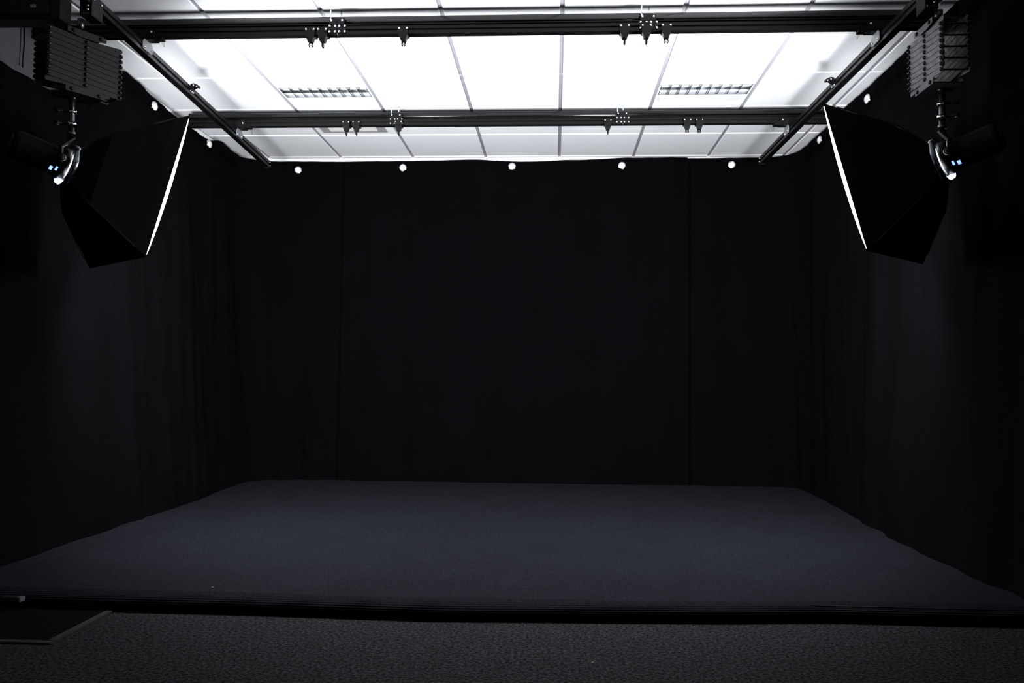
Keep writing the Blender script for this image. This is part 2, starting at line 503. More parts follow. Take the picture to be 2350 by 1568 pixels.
def make_drape(label, tops, bots, ztop, amp, seed, inward, ns, eyelets, push=0.0, flare=()):
    """tops/bots: plan polylines; ztop(p): height of the hem at plan point; inward: +1/-1 normal side"""
    t = thing('stage_drape', label, 'drape', (*V(tops[len(tops) // 2]), STZ), 'black drapes round the stage')
    NZ = 64
    vs, fs = [], []
    cs = []
    for i in range(ns + 1):
        s = i / ns
        a, da, la = lerp_path(tops, s)
        b, db, lb = lerp_path(bots, s)
        nrm = V((-da.y, da.x)) * inward
        zt = ztop(a)
        # hanging folds: a few irregular frequencies, deeper in some stretches
        env = 0.35 + 0.65 * (0.5 + 0.5 * noise.noise(V((la * 0.9 + seed * 7.1, seed, 0))) * 1.6)
        for j in range(NZ + 1):
            h = j / NZ
            z = STZ + 0.004 + (zt - STZ - 0.004) * h
            p = a.lerp(b, (1 - h) ** 1.4)
            w = la + 0.10 * (1 - h) * noise.noise(V((la * 1.1, z * 0.8, seed)))
            for lc, wd, fa in flare:              # folds sweep sideways into the corner near the floor
                w += fa * (1 - h) ** 2.2 * math.exp(-((la - lc) / wd) ** 2)
            w += 0.035 * noise.noise(V((la * 2.3, z * 0.5, seed + 21)))
            d = 0.30 * math.sin(w * 15 + seed + 2.0 * noise.noise(V((w * 1.7, 0, seed)))) + 0.9 * noise.noise(V((w * 3.1, z * 0.30, seed + 3))) + 0.75 * noise.noise(V((w * 7.5, z * 0.45, seed + 13)))
            wr = 0.45 * noise.noise(V((w * 7, z * 2.2 + w * 4, seed + 9))) + 0.22 * noise.noise(V((w * 24, z * 7 + w * 6, seed + 5)))
            k = amp * env * (0.25 + 0.75 * min(1, (1 - h) * 2.2)) * (1.0 if h > 0.06 else 0.6 + 0.4 * h / 0.06)
            ed = min(1, min(s, 1 - s) / 0.05)
            off = max(-0.022, d * k + wr * amp * 0.4 + push) * ed + 0.012
            p = p + nrm * off
            vs.append((p.x, p.y, z))
    m = MB().add(vs, [(i * (NZ + 1) + j, (i + 1) * (NZ + 1) + j, (i + 1) * (NZ + 1) + j + 1, i * (NZ + 1) + j + 1) for i in range(ns) for j in range(NZ)], True)
    cloth = obj('cloth', m, 'drape', t)
    for (ex, ey, ez, nx, ny) in eyelets:
        n = V((nx, ny, -0.05)).normalized()
        o = V((ex, ey, ez))
        mx = frame(o, n)
        e = obj('eyelet', MB().lathe([(0.017, 0.0), (0.020, 0.006), (0.026, 0.008), (0.031, 0.005), (0.032, -0.002), (0.029, -0.006)], 24, mx), 'chrome', t, 'round chrome eyelet ring')
        obj('hook_cap', MB().lathe([(0.0235, 0.003), (0.0225, 0.009), (0.018, 0.014), (0.010, 0.017), (0.0006, 0.018)], 24, mx), 'knob_white', e)
    return t

def z_left(p):
    if p.y < 6.55:
        return H + curve_table([(2.0, 1.455), (4.05, 1.455), (4.45, 1.66), (4.80, 1.822), (4.95, 1.815), (5.14, 1.785), (5.43, 1.763), (5.98, 1.765), (6.24, 1.82), (6.55, 1.805)], p.y)
    return H + 1.797
def z_mid(p):
    return H + curve_table([(-1.8, 1.790), (-1.2, 1.793), (-0.75, 1.802), (-0.25, 1.784), (0.1, 1.796), (0.6, 1.812), (1.1, 1.815)], p.x)
def z_right(p):
    if p.y > 6.6:
        return H + 1.815
    return H + curve_table([(2.0, 1.80), (4.3, 1.825), (5.1, 1.815), (5.6, 1.825), (6.0, 1.812), (6.6, 1.815)], p.y)

top_l = [(-2.60, 2.2), (-2.60, 4.0), (-2.605, 5.5)] + arc(-2.33, 6.47, 0.275, 180, 90) + [(-2.0, 6.752), (-1.74, 6.765)]
bot_l = [(-2.36, 2.2), (-2.37, 3.5), (-2.385, 4.6), (-2.375, 5.2)] + arc(-2.22, 6.45, 0.22, 180, 90) + [(-1.95, 6.70), (-1.74, 6.735)]
make_drape('black drape along the left wall and round the left back corner', top_l, bot_l, z_left, 0.046, 1.3, -1, 420,
           [(-2.565, 5.10, H + 1.716, 1, -0.15), (-2.565, 5.945, H + 1.716, 1, -0.15), (-2.142, 6.715, H + 1.719, 0, -1)], flare=[(4.55, 0.45, -0.32)])
top_m = [(-1.755, 6.735), (1.03, 6.735)]
bot_m = [(-1.755, 6.705), (1.03, 6.705)]
make_drape('smooth black drape covering the middle of the back wall', top_m, bot_m, z_mid, 0.040, 4.2, -1, 260,
           [(-1.273, 6.71, H + 1.734, 0, -1), (-0.382, 6.71, H + 1.742, 0, -1), (0.503, 6.71, H + 1.745, 0, -1)], push=0.004)
top_r = [(1.015, 6.765), (1.35, 6.755)] + arc(1.63, 6.50, 0.25, 90, 0) + [(1.885, 5.6), (1.885, 4.2), (1.885, 2.2)]
bot_r = [(1.015, 6.74), (1.35, 6.72)] + arc(1.70, 6.52, 0.18, 90, 0) + [(1.84, 5.6), (1.77, 4.9), (1.745, 4.2), (1.755, 3.3), (1.76, 2.2)]
make_drape('black drape along the right wall and round the right back corner', top_r, bot_r, z_right, 0.036, 7.7, -1, 420,
           [(1.378, 6.715, H + 1.749, 0, -1), (1.86, 6.03, H + 1.748, -1, -0.15), (1.86, 5.115, H + 1.733, -1, -0.15)], flare=[(0.55, 0.4, -0.30)])

# wall trunking and loose cable at the far left, above the lowered end of the left drape
tag(obj('cable_trunking', MB().box((XL, 2.0, H + 1.488), (XL + 0.03, 4.35, H + 1.512)).box((XL, 2.0, H + 1.470), (XL + 0.036, 4.35, H + 1.486)), 'trunk'),
    'grey cable trunking on the left wall beside the left pantograph', 'trunking')
tag(obj('grey_shade_board', MB().box((XL, 2.0, H + 1.513), (XL + 0.012, 4.45, H + 1.80)), 'board'),  # added dark sheet: gives the shaded stretch of wall its tone
    'dull grey board standing in for shade on the left wall just above the trunking', 'board')
tag(obj('hanging_cable', MB().tube([(-2.63, 3.90, H + 1.72), (-2.628, 3.902, H + 1.62), (-2.63, 3.90, H + 1.56), (-2.632, 3.90, H + 1.51)], 0.004, 8), 'black_metal'),
    'short thin black cable hanging down the left wall to the trunking', 'cable')
t = thing('junction_box', 'black box fixed under the ceiling in the top left corner', 'box', (-2.45, 3.61, H + 1.60))
obj('case', MB().box((-2.646, 3.56, H + 1.60), (-2.245, 3.655, CZ - 0.012), bev=0.004), 'black_metal', t)
obj('cover', MB().box((-2.62, 3.552, H + 1.62), (-2.29, 3.561, CZ - 0.03), bev=0.003), 'panto_black', t)
obj('sticker', MB().box((-2.372, 3.5500, H + 1.648), (-2.348, 3.5525, H + 1.662)), 'label_grey', t)

# ------------------------------------------------------------------ rails
def rounded_rect(y0, y1, z0, z1, r, n=4):
    pts = []
    for cx, cz, a in [(y1 - r, z0 + r, -90), (y1 - r, z1 - r, 0), (y0 + r, z1 - r, 90), (y0 + r, z0 + r, 180)]:
        for k in range(n + 1):
            t_ = math.radians(a + 90 * k / n)
            pts.append((cx + r * math.cos(t_), cz + r * math.sin(t_)))
    return pts
def track_profile(c, z0, w=0.042):
    """double-flanged aluminium track, centre c, underside z0; height 0.052"""
    h = w / 2
    half = [(h, 0), (h, 0.015), (h - 0.008, 0.017), (h - 0.008, 0.025), (h, 0.026), (h, 0.038), (h - 0.012, 0.041), (h - 0.012, 0.048), (h - 0.004, 0.050), (h - 0.004, 0.054)]
    slot = [(-0.004, 0.004), (-0.004, 0.0), (-h, 0.0)]
    right = [(c + x, z0 + z) for x, z in half]
    left = [(c - x, z0 + z) for x, z in half][::-1]
    return [(c + 0.004, z0 + 0.004), (c + 0.004, z0)] + right + left + [(c - 0.004, z0), (c - 0.004, z0 + 0.004)]

ZC = H + 1.719 * 0.985                     # underside of the cross rails
KF, KB = 0.985, 0.9765
def kx(x, k):
    return -0.0235 + (x + 0.0235) * k
def cross_rail(label, yc, dz, plates, x0):
    z0 = ZC + dz
    t = thing('cross_rail', label, 'rail', (-0.36, yc, z0), 'fixed cross rails under the ceiling')
    a, b = x0, 1.80
    tb = MB().prism(rounded_rect(yc - 0.016, yc + 0.020, z0 + 0.054, z0 + 0.094, 0.011), a, b, 'x')
    for k in range(len(tb.sm)):
        tb.sm[k] = k > 1
    obj('support_tube', tb, 'black_gloss', t)
    obj('track', MB().prism(track_profile(yc, z0), a, b, 'x'), 'black_metal', t)
    yf = yc - 0.021
    for (px, extra) in plates:
        pl = MB().box((px - 0.006, yf - 0.005, z0 + 0.046), (px + 0.070, yf, z0 + 0.078), bev=0.002)
        pl.box((px - 0.012, yf - 0.0045, z0 + 0.004), (px + 0.078, yf, z0 + 0.048), bev=0.002)
        plo = obj('mounting_plate', pl, 'black_metal', t)
        for bx, bz in [(0.004, 0.068), (0.058, 0.068), (-0.004, 0.040), (0.024, 0.040), (0.044, 0.040), (0.072, 0.040), (-0.004, 0.012), (0.024, 0.012), (0.044, 0.012), (0.072, 0.012)]:
            inst('bolt', BOLT, (px + bx, yf - 0.005, z0 + bz), plo, q_to((0, -1, 0)))
        obj('hanger_rod', MB().tube([(px, yf - 0.004, z0 + 0.072), (px, yf - 0.004, H + 1.841 * 0.985)], 0.0035, 8), 'zinc', t)
        obj('hanger_rod', MB().tube([(px + 0.04, yf + 0.045, z0 + 0.072), (px + 0.04, yf + 0.045, CZ - TD + 0.001)], 0.0035, 8), 'zinc', t)
        obj('rail_joint', MB().box((px + 0.033, yf - 0.0008, z0 - 0.0006), (px + 0.035, yf + 0.042, z0 + 0.05)), 'zinc', t)
    return t
YF, YK = 4.066 * KF, 5.597 * KB
cross_rail('long black fixed cross rail nearest the camera', YF, 0.0, [(kx(-1.151, KF), 0), (kx(0.387, KF), 0)], XL + 0.01)
cross_rail('long black fixed cross rail nearest the back drape', YK, 0.0, [(kx(-1.147, KB), 0), (kx(0.384, KB), 0)], -2.5)

ZS = H + 1.615                              # underside of the sliding rails
def lineL(y):
    return -2.0765 - 0.0622 * (y - 3.832)    # centre of left sliding rail
def lineR(y):
    return 1.5195 - 0.0150 * (y - 3.822)
def slide_rail(label, fn, ye, side):
    y0 = 2.6
    t = thing('sliding_rail', label, 'rail', (fn(4.5), 4.5, ZS), 'sliding rails hung under the cross rails')
    w, h = 0.019, 0.050
    prof = [(-0.004, 0.004), (-0.004, 0), (-w, 0), (-w, 0.014), (-w + 0.007, 0.016), (-w + 0.007, 0.027), (-w, 0.029), (-w, h),
            (w, h), (w, 0.029), (w - 0.007, 0.027), (w - 0.007, 0.016), (w, 0.014), (w, 0), (0.004, 0), (0.004, 0.004)]
    n = len(prof)
    vs = [(fn(y0) + x, y0, ZS + z) for x, z in prof] + [(fn(ye) + x, ye, ZS + z) for x, z in prof]
    m = MB().add(vs, [tuple(range(n)), tuple(range(n, 2 * n))[::-1]] + [(i, (i + 1) % n, n + (i + 1) % n, n + i) for i in range(n)])
    obj('track', m, 'black_metal', t)
    xe = fn(ye)
    cap = obj('end_cap', MB().box((xe - w - 0.003, ye, ZS - 0.004), (xe + w + 0.003, ye + 0.006, ZS + h + 0.003), bev=0.001), 'black_metal', t)
    for z in (0.012, 0.037):
        inst('bolt', BOLT_S, (xe + side * (w + 0.003), ye - 0.006, ZS + z), cap, q_to((side, -0.2, 0)))
    # end stop clip clamped to the side
    yc = 4.61 if side > 0 else 4.60
    xc = fn(yc) + side * w
    cl = MB().prism([(xc, ZS + 0.028), (xc + side * 0.030, ZS + 0.046), (xc + side * 0.044, ZS + 0.042), (xc + side * 0.046, ZS + 0.052), (xc + side * 0.02, ZS + 0.064), (xc, ZS + 0.060)], yc - 0.016, yc + 0.016, 'y')
    c = obj('stop_clip', cl, 'black_metal', t)
    inst('bolt', BOLT_S, (xc + side * 0.018, yc - 0.016, ZS + 0.052), c, q_to((0, -1, 0)))
    inst('bolt', BOLT_S, (xc + side * 0.036, yc - 0.016, ZS + 0.045), c, q_to((0, -1, 0)))
    for k in range(3):
        inst('bolt', BOLT_S, (xc, yc - 0.012 + 0.02 * k, ZS + 0.022), c, q_to((side, 0, 0)))
    return t
slide_rail('black sliding rail running above the left softbox', lineL, 6.222, 1)
slide_rail('black sliding rail running above the right softbox', lineR, 6.163, -1)

def carriage(label, fn, yc, dz, side):
    z0 = ZC + dz
    x = fn(yc)
    t = thing('rail_carriage', label, 'carriage', (x, yc, z0 - 0.05), 'carriages joining the rails')
    yf = yc - 0.021
    # cheek plates either side of the fixed track
    b = MB().box((x - 0.075, yf - 0.006, z0 - 0.010), (x + 0.075, yf - 0.001, z0 + 0.036), bev=0.002)
    b.box((x - 0.075, yc + 0.022, z0 - 0.010), (x + 0.075, yc + 0.027, z0 + 0.036), bev=0.002)
    b.box((x - 0.075, yf - 0.006, z0 - 0.016), (x + 0.075, yc + 0.027, z0 - 0.009), bev=0.002)
    body = obj('body', b, 'black_metal', t)
    for bx in (-0.055, 0.055):
        inst('bolt', BOLT, (x + bx, yf - 0.006, z0 + 0.020), body, q_to((0, -1, 0)))
    obj('brake_block', MB().box((x + side * 0.075, yf - 0.002, z0 - 0.012), (x + side * 0.108, yc + 0.020, z0 + 0.004), bev=0.002), 'black_metal', t)
    # neck and clamp plates that carry the sliding rail
    obj('neck', MB().box((x - 0.012, yc - 0.012, ZS + 0.049), (x + 0.012, yc + 0.012, z0 - 0.012)), 'black_metal', t)
    for s in (1, -1):
        xa = x + s * 0.0235
        poly = [(yc - 0.045, ZS + 0.010), (yc + 0.045, ZS + 0.010), (yc + 0.050, ZS + 0.020), (yc + 0.050, z0 - 0.030), (yc + 0.036, z0 - 0.016), (yc - 0.036, z0 - 0.016), (yc - 0.050, z0 - 0.030), (yc - 0.050, ZS + 0.020)]
        pl = MB().prism(poly, min(xa, xa + s * 0.004), max(xa, xa + s * 0.004), 'x')
        po = obj('side_plate', pl, 'plate', t, 'grey steel side plate')
        for yy, zz in [(-0.034, 0.022), (0.034, 0.022)]:
            inst('bolt', BOLT, (xa + s * 0.004, yc + yy, ZS + zz), po, q_to((s, 0, 0)))
    w0 = V((x + side * 0.100, yc - 0.018, z0 - 0.006))
    wl = [w0, w0 + V((side * 0.004, -0.002, -0.018)), w0 + V((side * 0.022, -0.006, -0.050)), w0 + V((side * 0.016, 0.004, -0.030)), w0 + V((side * 0.008, 0.012, -0.002))]
    obj('wire_loop', MB().tube(wl, 0.0009, 6), 'dull_steel', t)
carriage('black carriage where the left sliding rail meets the nearest cross rail', lineL, YF, 0.0, 1)
carriage('black carriage where the right sliding rail meets the nearest cross rail', lineR, YF, 0.0, -1)
carriage('black carriage where the left sliding rail meets the far cross rail', lineL, YK, 0.0, 1)
carriage('black carriage where the right sliding rail meets the far cross rail', lineR, YK, 0.0, -1)

# small cable trolleys hanging on the cross rails
def trolley_proto(hooked):
    t = thing('cable_trolley', 'cable trolley', 'trolley', (0, 0, 0), 'small cable trolleys on the cross rails')
    yf, yb = -0.027, 0.027
    poly = [(-0.024, 0.034), (0.024, 0.034), (0.025, 0.008), (0.022, -0.004), (0.0115, -0.036), (-0.0115, -0.036), (-0.022, -0.004), (-0.025, 0.008)]
    b = MB().prism(poly, yf - 0.003, yf + 0.002, 'y').prism([(-0.024, 0.034), (0.024, 0.034), (0.025, 0.008), (0.022, -0.004), (-0.022, -0.004), (-0.025, 0.008)], yb - 0.002, yb + 0.003, 'y')
    b.box((-0.0215, yf + 0.030, -0.0045), (0.0215, yb - 0.002, -0.0015))
    b.prism([(0.0215, -0.0045), (0.011, -0.0355), (-0.011, -0.0355), (-0.0215, -0.0045)], yf + 0.002, yf + 0.030, 'y')
    body = obj('body', b, 'black_metal', t)
    for s in (-1, 1):
        inst('bolt', BOLT_S, (s * 0.019, yf - 0.003, 0.024), body, q_to((0, -1, 0)))
    if hooked:
        for s in (-1, 1):
            x = s * 0.006
            pts = [(x, yf + 0.02, -0.036), (x + s * 0.004, yf + 0.02, -0.043), (x + s * 0.003, yf + 0.02, -0.052), (x, yf + 0.02, -0.060), (x - s * 0.0025, yf + 0.02, -0.050), (x - s * 0.001, yf + 0.02, -0.040)]
            obj('hook', MB().tube(pts, 0.0026, 6), 'black_metal', t)
    else:
        h = MB().prism([(-0.0055, -0.036), (0.0055, -0.036), (0.005, -0.060), (0.0, -0.066), (-0.005, -0.058)], yf + 0.008, yf + 0.024, 'y')
        obj('hook', h, 'black_metal', t)
    return t
TA, TB = trolley_proto(True), trolley_proto(False)
spots = [(-1.252, 0, 1, 'two-pronged cable trolley left of the left mounting plate on the nearest cross rail'),
         (-1.190, 0, 0, 'single-pronged cable trolley just left of the left mounting plate on the nearest cross rail'),
         (-0.785, 0, 1, 'lone cable trolley hanging from the nearest cross rail'),
         (0.305, 0, 0, 'left of three cable trolleys near the right mounting plate, nearest cross rail'),
         (0.411, 0, 0, 'middle of three cable trolleys, over the right mounting plate of the nearest cross rail'),
         (0.508, 0, 1, 'right of three cable trolleys near the right mounting plate, nearest cross rail'),
         (-1.456, 1, 0, 'outer one of the paired cable trolleys on the left of the far cross rail'),
         (-1.387, 1, 0, 'inner one of the paired cable trolleys on the left of the far cross rail'),
         (-1.096, 1, 0, 'cable trolley over the left mounting plate of the far cross rail'),
         (0.320, 1, 0, 'cable trolley left of the right mounting plate on the far cross rail'),
         (0.848, 1, 1, 'inner one of the paired cable trolleys on the right of the far cross rail'),
         (0.928, 1, 1, 'outer one of the paired cable trolleys on the right of the far cross rail')]
first = {0: TB, 1: TA}
for x, far, hk, lab in spots:
    if hk in first:
        o = first.pop(hk)
    else:
        o = copy_tree(TA if hk else TB)
    o['label'] = lab
    yc = YK if far else YF
    o.location = (kx(x, KB if far else KF), yc - 0.004, ZC - 0.002)

# ------------------------------------------------------------------ pantographs
def pantograph(label, c, d, L, ztop, narm, pitch, side, fn, tilt=1, mat='panto', gap=0.05):
    """c: plan centre, d: plan direction of the arms (away from the camera), side: plan normal towards the room centre"""
    d = V((d[0], d[1], 0)).normalized()
    nrm = V((d.y, -d.x, 0))
    if nrm.x * side < 0:
        nrm = -nrm
    C0 = V((c[0], c[1], 0))
    t = thing('pantograph', label, 'pantograph', (c[0], c[1], ztop - narm * pitch - 0.08), 'scissor pantographs')
    # trolley clamped on the sliding rail
    xr = fn(c[1])
    tr = MB()
    for s in (-1, 1):
        tr.box((xr + s * 0.024 - 0.003, c[1] - 0.045, ZS - 0.05), (xr + s * 0.024 + 0.003, c[1] + 0.045, ZS + 0.040), bev=0.002)
    tr.box((xr - 0.027, c[1] - 0.045, ZS - 0.054), (xr + 0.027, c[1] + 0.045, ZS - 0.048), bev=0.001)
    tro = obj('rail_trolley', tr, 'black_metal', t)
    for yy in (-0.03, 0.03):
        inst('bolt', BOLT, (xr + side * 0.027, c[1] + yy, ZS + 0.02), tro, q_to((side, 0, 0)))
        inst('bolt', BOLT, (xr + 0.01, c[1] - 0.045, ZS - 0.02 + yy * 0.3), tro, q_to((0, -1, 0)))
    obj('swivel_stud', MB().tube([(c[0], c[1], ZS - 0.052), (c[0], c[1], ztop + 0.02)], 0.014, 12), 'dull_steel', t)
    aw = 0.0105                              # half height of an arm
    def arm(cz, sgn, layer, half=0, name='arm'):
        """flat bar in the scissor plane; half 0 full, +-1 only that half"""
        th = math.asin(min(0.9, pitch / L)) * sgn * tilt
        a = C0 + nrm * layer
        e = d * math.cos(th) * L / 2 + V((0, 0, -math.sin(th) * L / 2))
        p0 = a - e + V((0, 0, cz))
        p1 = a + e + V((0, 0, cz))
        if half > 0:
            p0 = a + V((0, 0, cz))
        if half < 0:
            p1 = a + V((0, 0, cz))
        ax = (p1 - p0).normalized()
        up = nrm.cross(ax)
        if up.z < 0:
            up = -up
        vs, k = [], 0
        outline = []
        for q, s in ((p1, 1), (p0, -1)):
            for g in range(5):
                an = math.radians(-90 + 45 * g)
                outline.append(q + ax * s * math.cos(an) * aw + up * s * math.sin(an) * aw)
        th_ = nrm * 0.0016
        n = len(outline)
        vs = [p - th_ for p in outline] + [p + th_ for p in outline]
        m = MB().add(vs, [tuple(range(n)), tuple(range(n, 2 * n))[::-1]] + [(i, (i + 1) % n, n + (i + 1) % n, n + i) for i in range(n)])
        return obj(name, m, mat, t), p0, p1
    for k in range(narm):
        cz = ztop - 0.05 - k * pitch
        for base, outer in ((gap, 1), (-gap, -1)):
            ao, p0, p1 = arm(cz, 1, base + outer * 0.003)
            bo, q0, q1 = arm(cz, -1, base - outer * 0.003)
            if outer == 1:
                for p in (p0, p1, (p0 + p1) / 2):
                    f = nrm * 0.0016
                    inst('pivot_bolt', BOLT_D, p + f, ao, q_to(nrm))
                    inst('pivot_bolt', BOLT_P, p + f, ao, q_to(nrm))
    # pins joining the two scissor sides at the arm ends
    for k in range(0, narm, 2):
        cz = ztop - 0.05 - k * pitch
        for s in (-1, 1):
            p = C0 + d * s * (L / 2 - 0.002) + V((0, 0, cz - s * pitch / 2 * tilt))
            obj('cross_pin', MB().tube([p - nrm * gap, p + nrm * gap], 0.004, 8), 'black_metal', t)
    # head and foot brackets: channel plates with short links
    for (zz, s, nm) in ((ztop - 0.05, 1, 'head_bracket'), (ztop - 0.05 - (narm - 1) * pitch, -1, 'foot_bracket')):
        br = MB()
        for lay in (gap + 0.009, -gap - 0.009):
            a = C0 + nrm * lay
            pts = [(-0.085, 0.012), (-0.085, 0.034), (0.085, 0.034), (0.085, 0.012), (0.03, 0.004), (-0.03, 0.004)]
            if s > 0:
                vv = [a + d * u + V((0, 0, zz + (w + 0.010))) for u, w in pts]
            else:
                vv = [a + d * u + V((0, 0, zz - (w + 0.010))) for u, w in pts]
            th_ = nrm * 0.0015
            n = len(pts)
            br.add([p - th_ for p in vv] + [p + th_ for p in vv], [tuple(range(n)), tuple(range(n, 2 * n))[::-1]] + [(i, (i + 1) % n, n + (i + 1) % n, n + i) for i in range(n)])
        w0 = zz + s * 0.038
        hx = [C0 + d * u + nrm * v_ + V((0, 0, w0 + q * 0.006 * s)) for q in (0, 1) for u, v_ in ((-0.085, -gap - 0.01), (0.085, -gap - 0.01), (0.085, gap + 0.01), (-0.085, gap + 0.01))]
        br.add(hx, [(3, 2, 1, 0), (4, 5, 6, 7), (0, 1, 5, 4), (1, 2, 6, 5), (2, 3, 7, 6), (3, 0, 4, 7)])
        bo = obj(nm, br, mat, t)
        for u in (-0.06, 0.06):
            inst('pivot_bolt', BOLT_D, C0 + nrm * (gap + 0.0105) + d * u + V((0, 0, zz + s * 0.032)), bo, q_to(nrm))
    return t, zz - 0.044

# ------------------------------------------------------------------ softboxes and flash heads
def softbox(label, S, n, roll, size, depth, side):
    S, n = V(S), V(n).normalized()
    u = n.cross(V((0, 0, 1))).normalized()
    v = u.cross(n)
    c, s_ = math.cos(roll), math.sin(roll)
    u, v = c * u + s_ * v, -s_ * u + c * v
    if u.y > 0:
        u = -u
    h = size / 2
    t = thing('softbox', label, 'softbox', S, 'square softboxes facing the stage')
    K = [(1, 1), (1, -1), (-1, -1), (-1, 1)]
    def ring(tt, hh, bulge=0.0, seg=8):
        """closed square ring; sides bow inwards a little between the rods"""
        out = []
        for k in range(4):
            a, b = K[k], K[(k + 1) % 4]
            for g in range(seg):
                f = g / seg
                q = (a[0] + (b[0] - a[0]) * f, a[1] + (b[1] - a[1]) * f)
                w = 1 - bulge * math.sin(math.pi * f)
                out.append(S + n * tt + (u * q[0] + v * q[1]) * hh * w)
        return out
    LIPD = 0.048
    tm, hm = 0.082, 0.168
    def along(f):
        return (depth + (tm - depth) * f, h + (hm - h) * f)
    rings = [(depth, h, 0.0), (*along(0.20), 0.012), (*along(0.5), 0.028), (*along(0.78), 0.03), (tm, hm, 0.03), (0.045, 0.122, 0.02), (0.006, 0.062, 0.0)]
    names = ['edge_band', 'outer_panel', 'outer_panel', 'outer_panel', 'inner_panel', 'inner_panel']
    R = [ring(*a) for a in rings]
    seg = 8
    def panel(k, r0, r1):
        m = MB()
        vs = []
        for r in range(r0, r1 + 1):
            for g in range(seg + 1):
                vs.append(R[r][(k * seg + g) % (4 * seg)])
        w = seg + 1
        # soft wrinkles in the stretched cloth
        pn = []
        for p in vs:
            dv = (p - S - n * (p - S).dot(n))
            dv = dv.normalized() if dv.length > 1e-6 else dv
            pn.append(p + dv * 0.0 + dv * 0.0025 * noise.noise(p * 14))
        m.add(pn, [(r * w + g, r * w + g + 1, (r + 1) * w + g + 1, (r + 1) * w + g) for r in range(r1 - r0) for g in range(seg)], False)
        return m
    for k in range(4):
        obj('edge_band', panel(k, 0, 1), 'lip', t, 'black edge band round the lit front')
        obj('outer_panel', panel(k, 1, 4), 'softbox', t)
        obj('inner_panel', panel(k, 4, 6), 'softbox', t)
    for k in range(4):
        q = K[k]
        pts = [S + n * a + (u * q[0] + v * q[1]) * (b + 0.001) for a, b, _ in rings[1:]]
        obj('seam_rib', MB().tube(pts, 0.003, 6), 'softbox', t)
    # lit front cloth, bulging slightly past the frame
    N = 28
    vs = []
    for i in range(N + 1):
        for j in range(N + 1):
            a, b = i / N * 2 - 1, j / N * 2 - 1
            a, b = math.sin(a * math.pi / 2), math.sin(b * math.pi / 2)
            ea, eb = (1 - abs(a) ** 16) ** 0.5, (1 - abs(b) ** 16) ** 0.5
            bl = ea * eb * (0.004 + 0.0215 * (1 - b * b) ** 0.7)
            vs.append(S + n * (depth + 0.0005 + bl) + (u * a + v * b) * (h - 0.003))
    m = MB().add(vs, [(i * (N + 1) + j, (i + 1) * (N + 1) + j, (i + 1) * (N + 1) + j + 1, i * (N + 1) + j + 1) for i in range(N) for j in range(N)], True)
    obj('diffuser', m, 'diffuser', t, 'glowing white front cloth')
    mx = frame(S, n)
    obj('speed_ring', MB().lathe([(0.078, 0.016), (0.092, 0.016), (0.098, 0.008), (0.098, -0.006), (0.092, -0.012), (0.078, -0.012), (0.078, 0.016)], 36, mx), 'ring_metal', t, 'polished metal ring holding the rods')
    return t, u, v

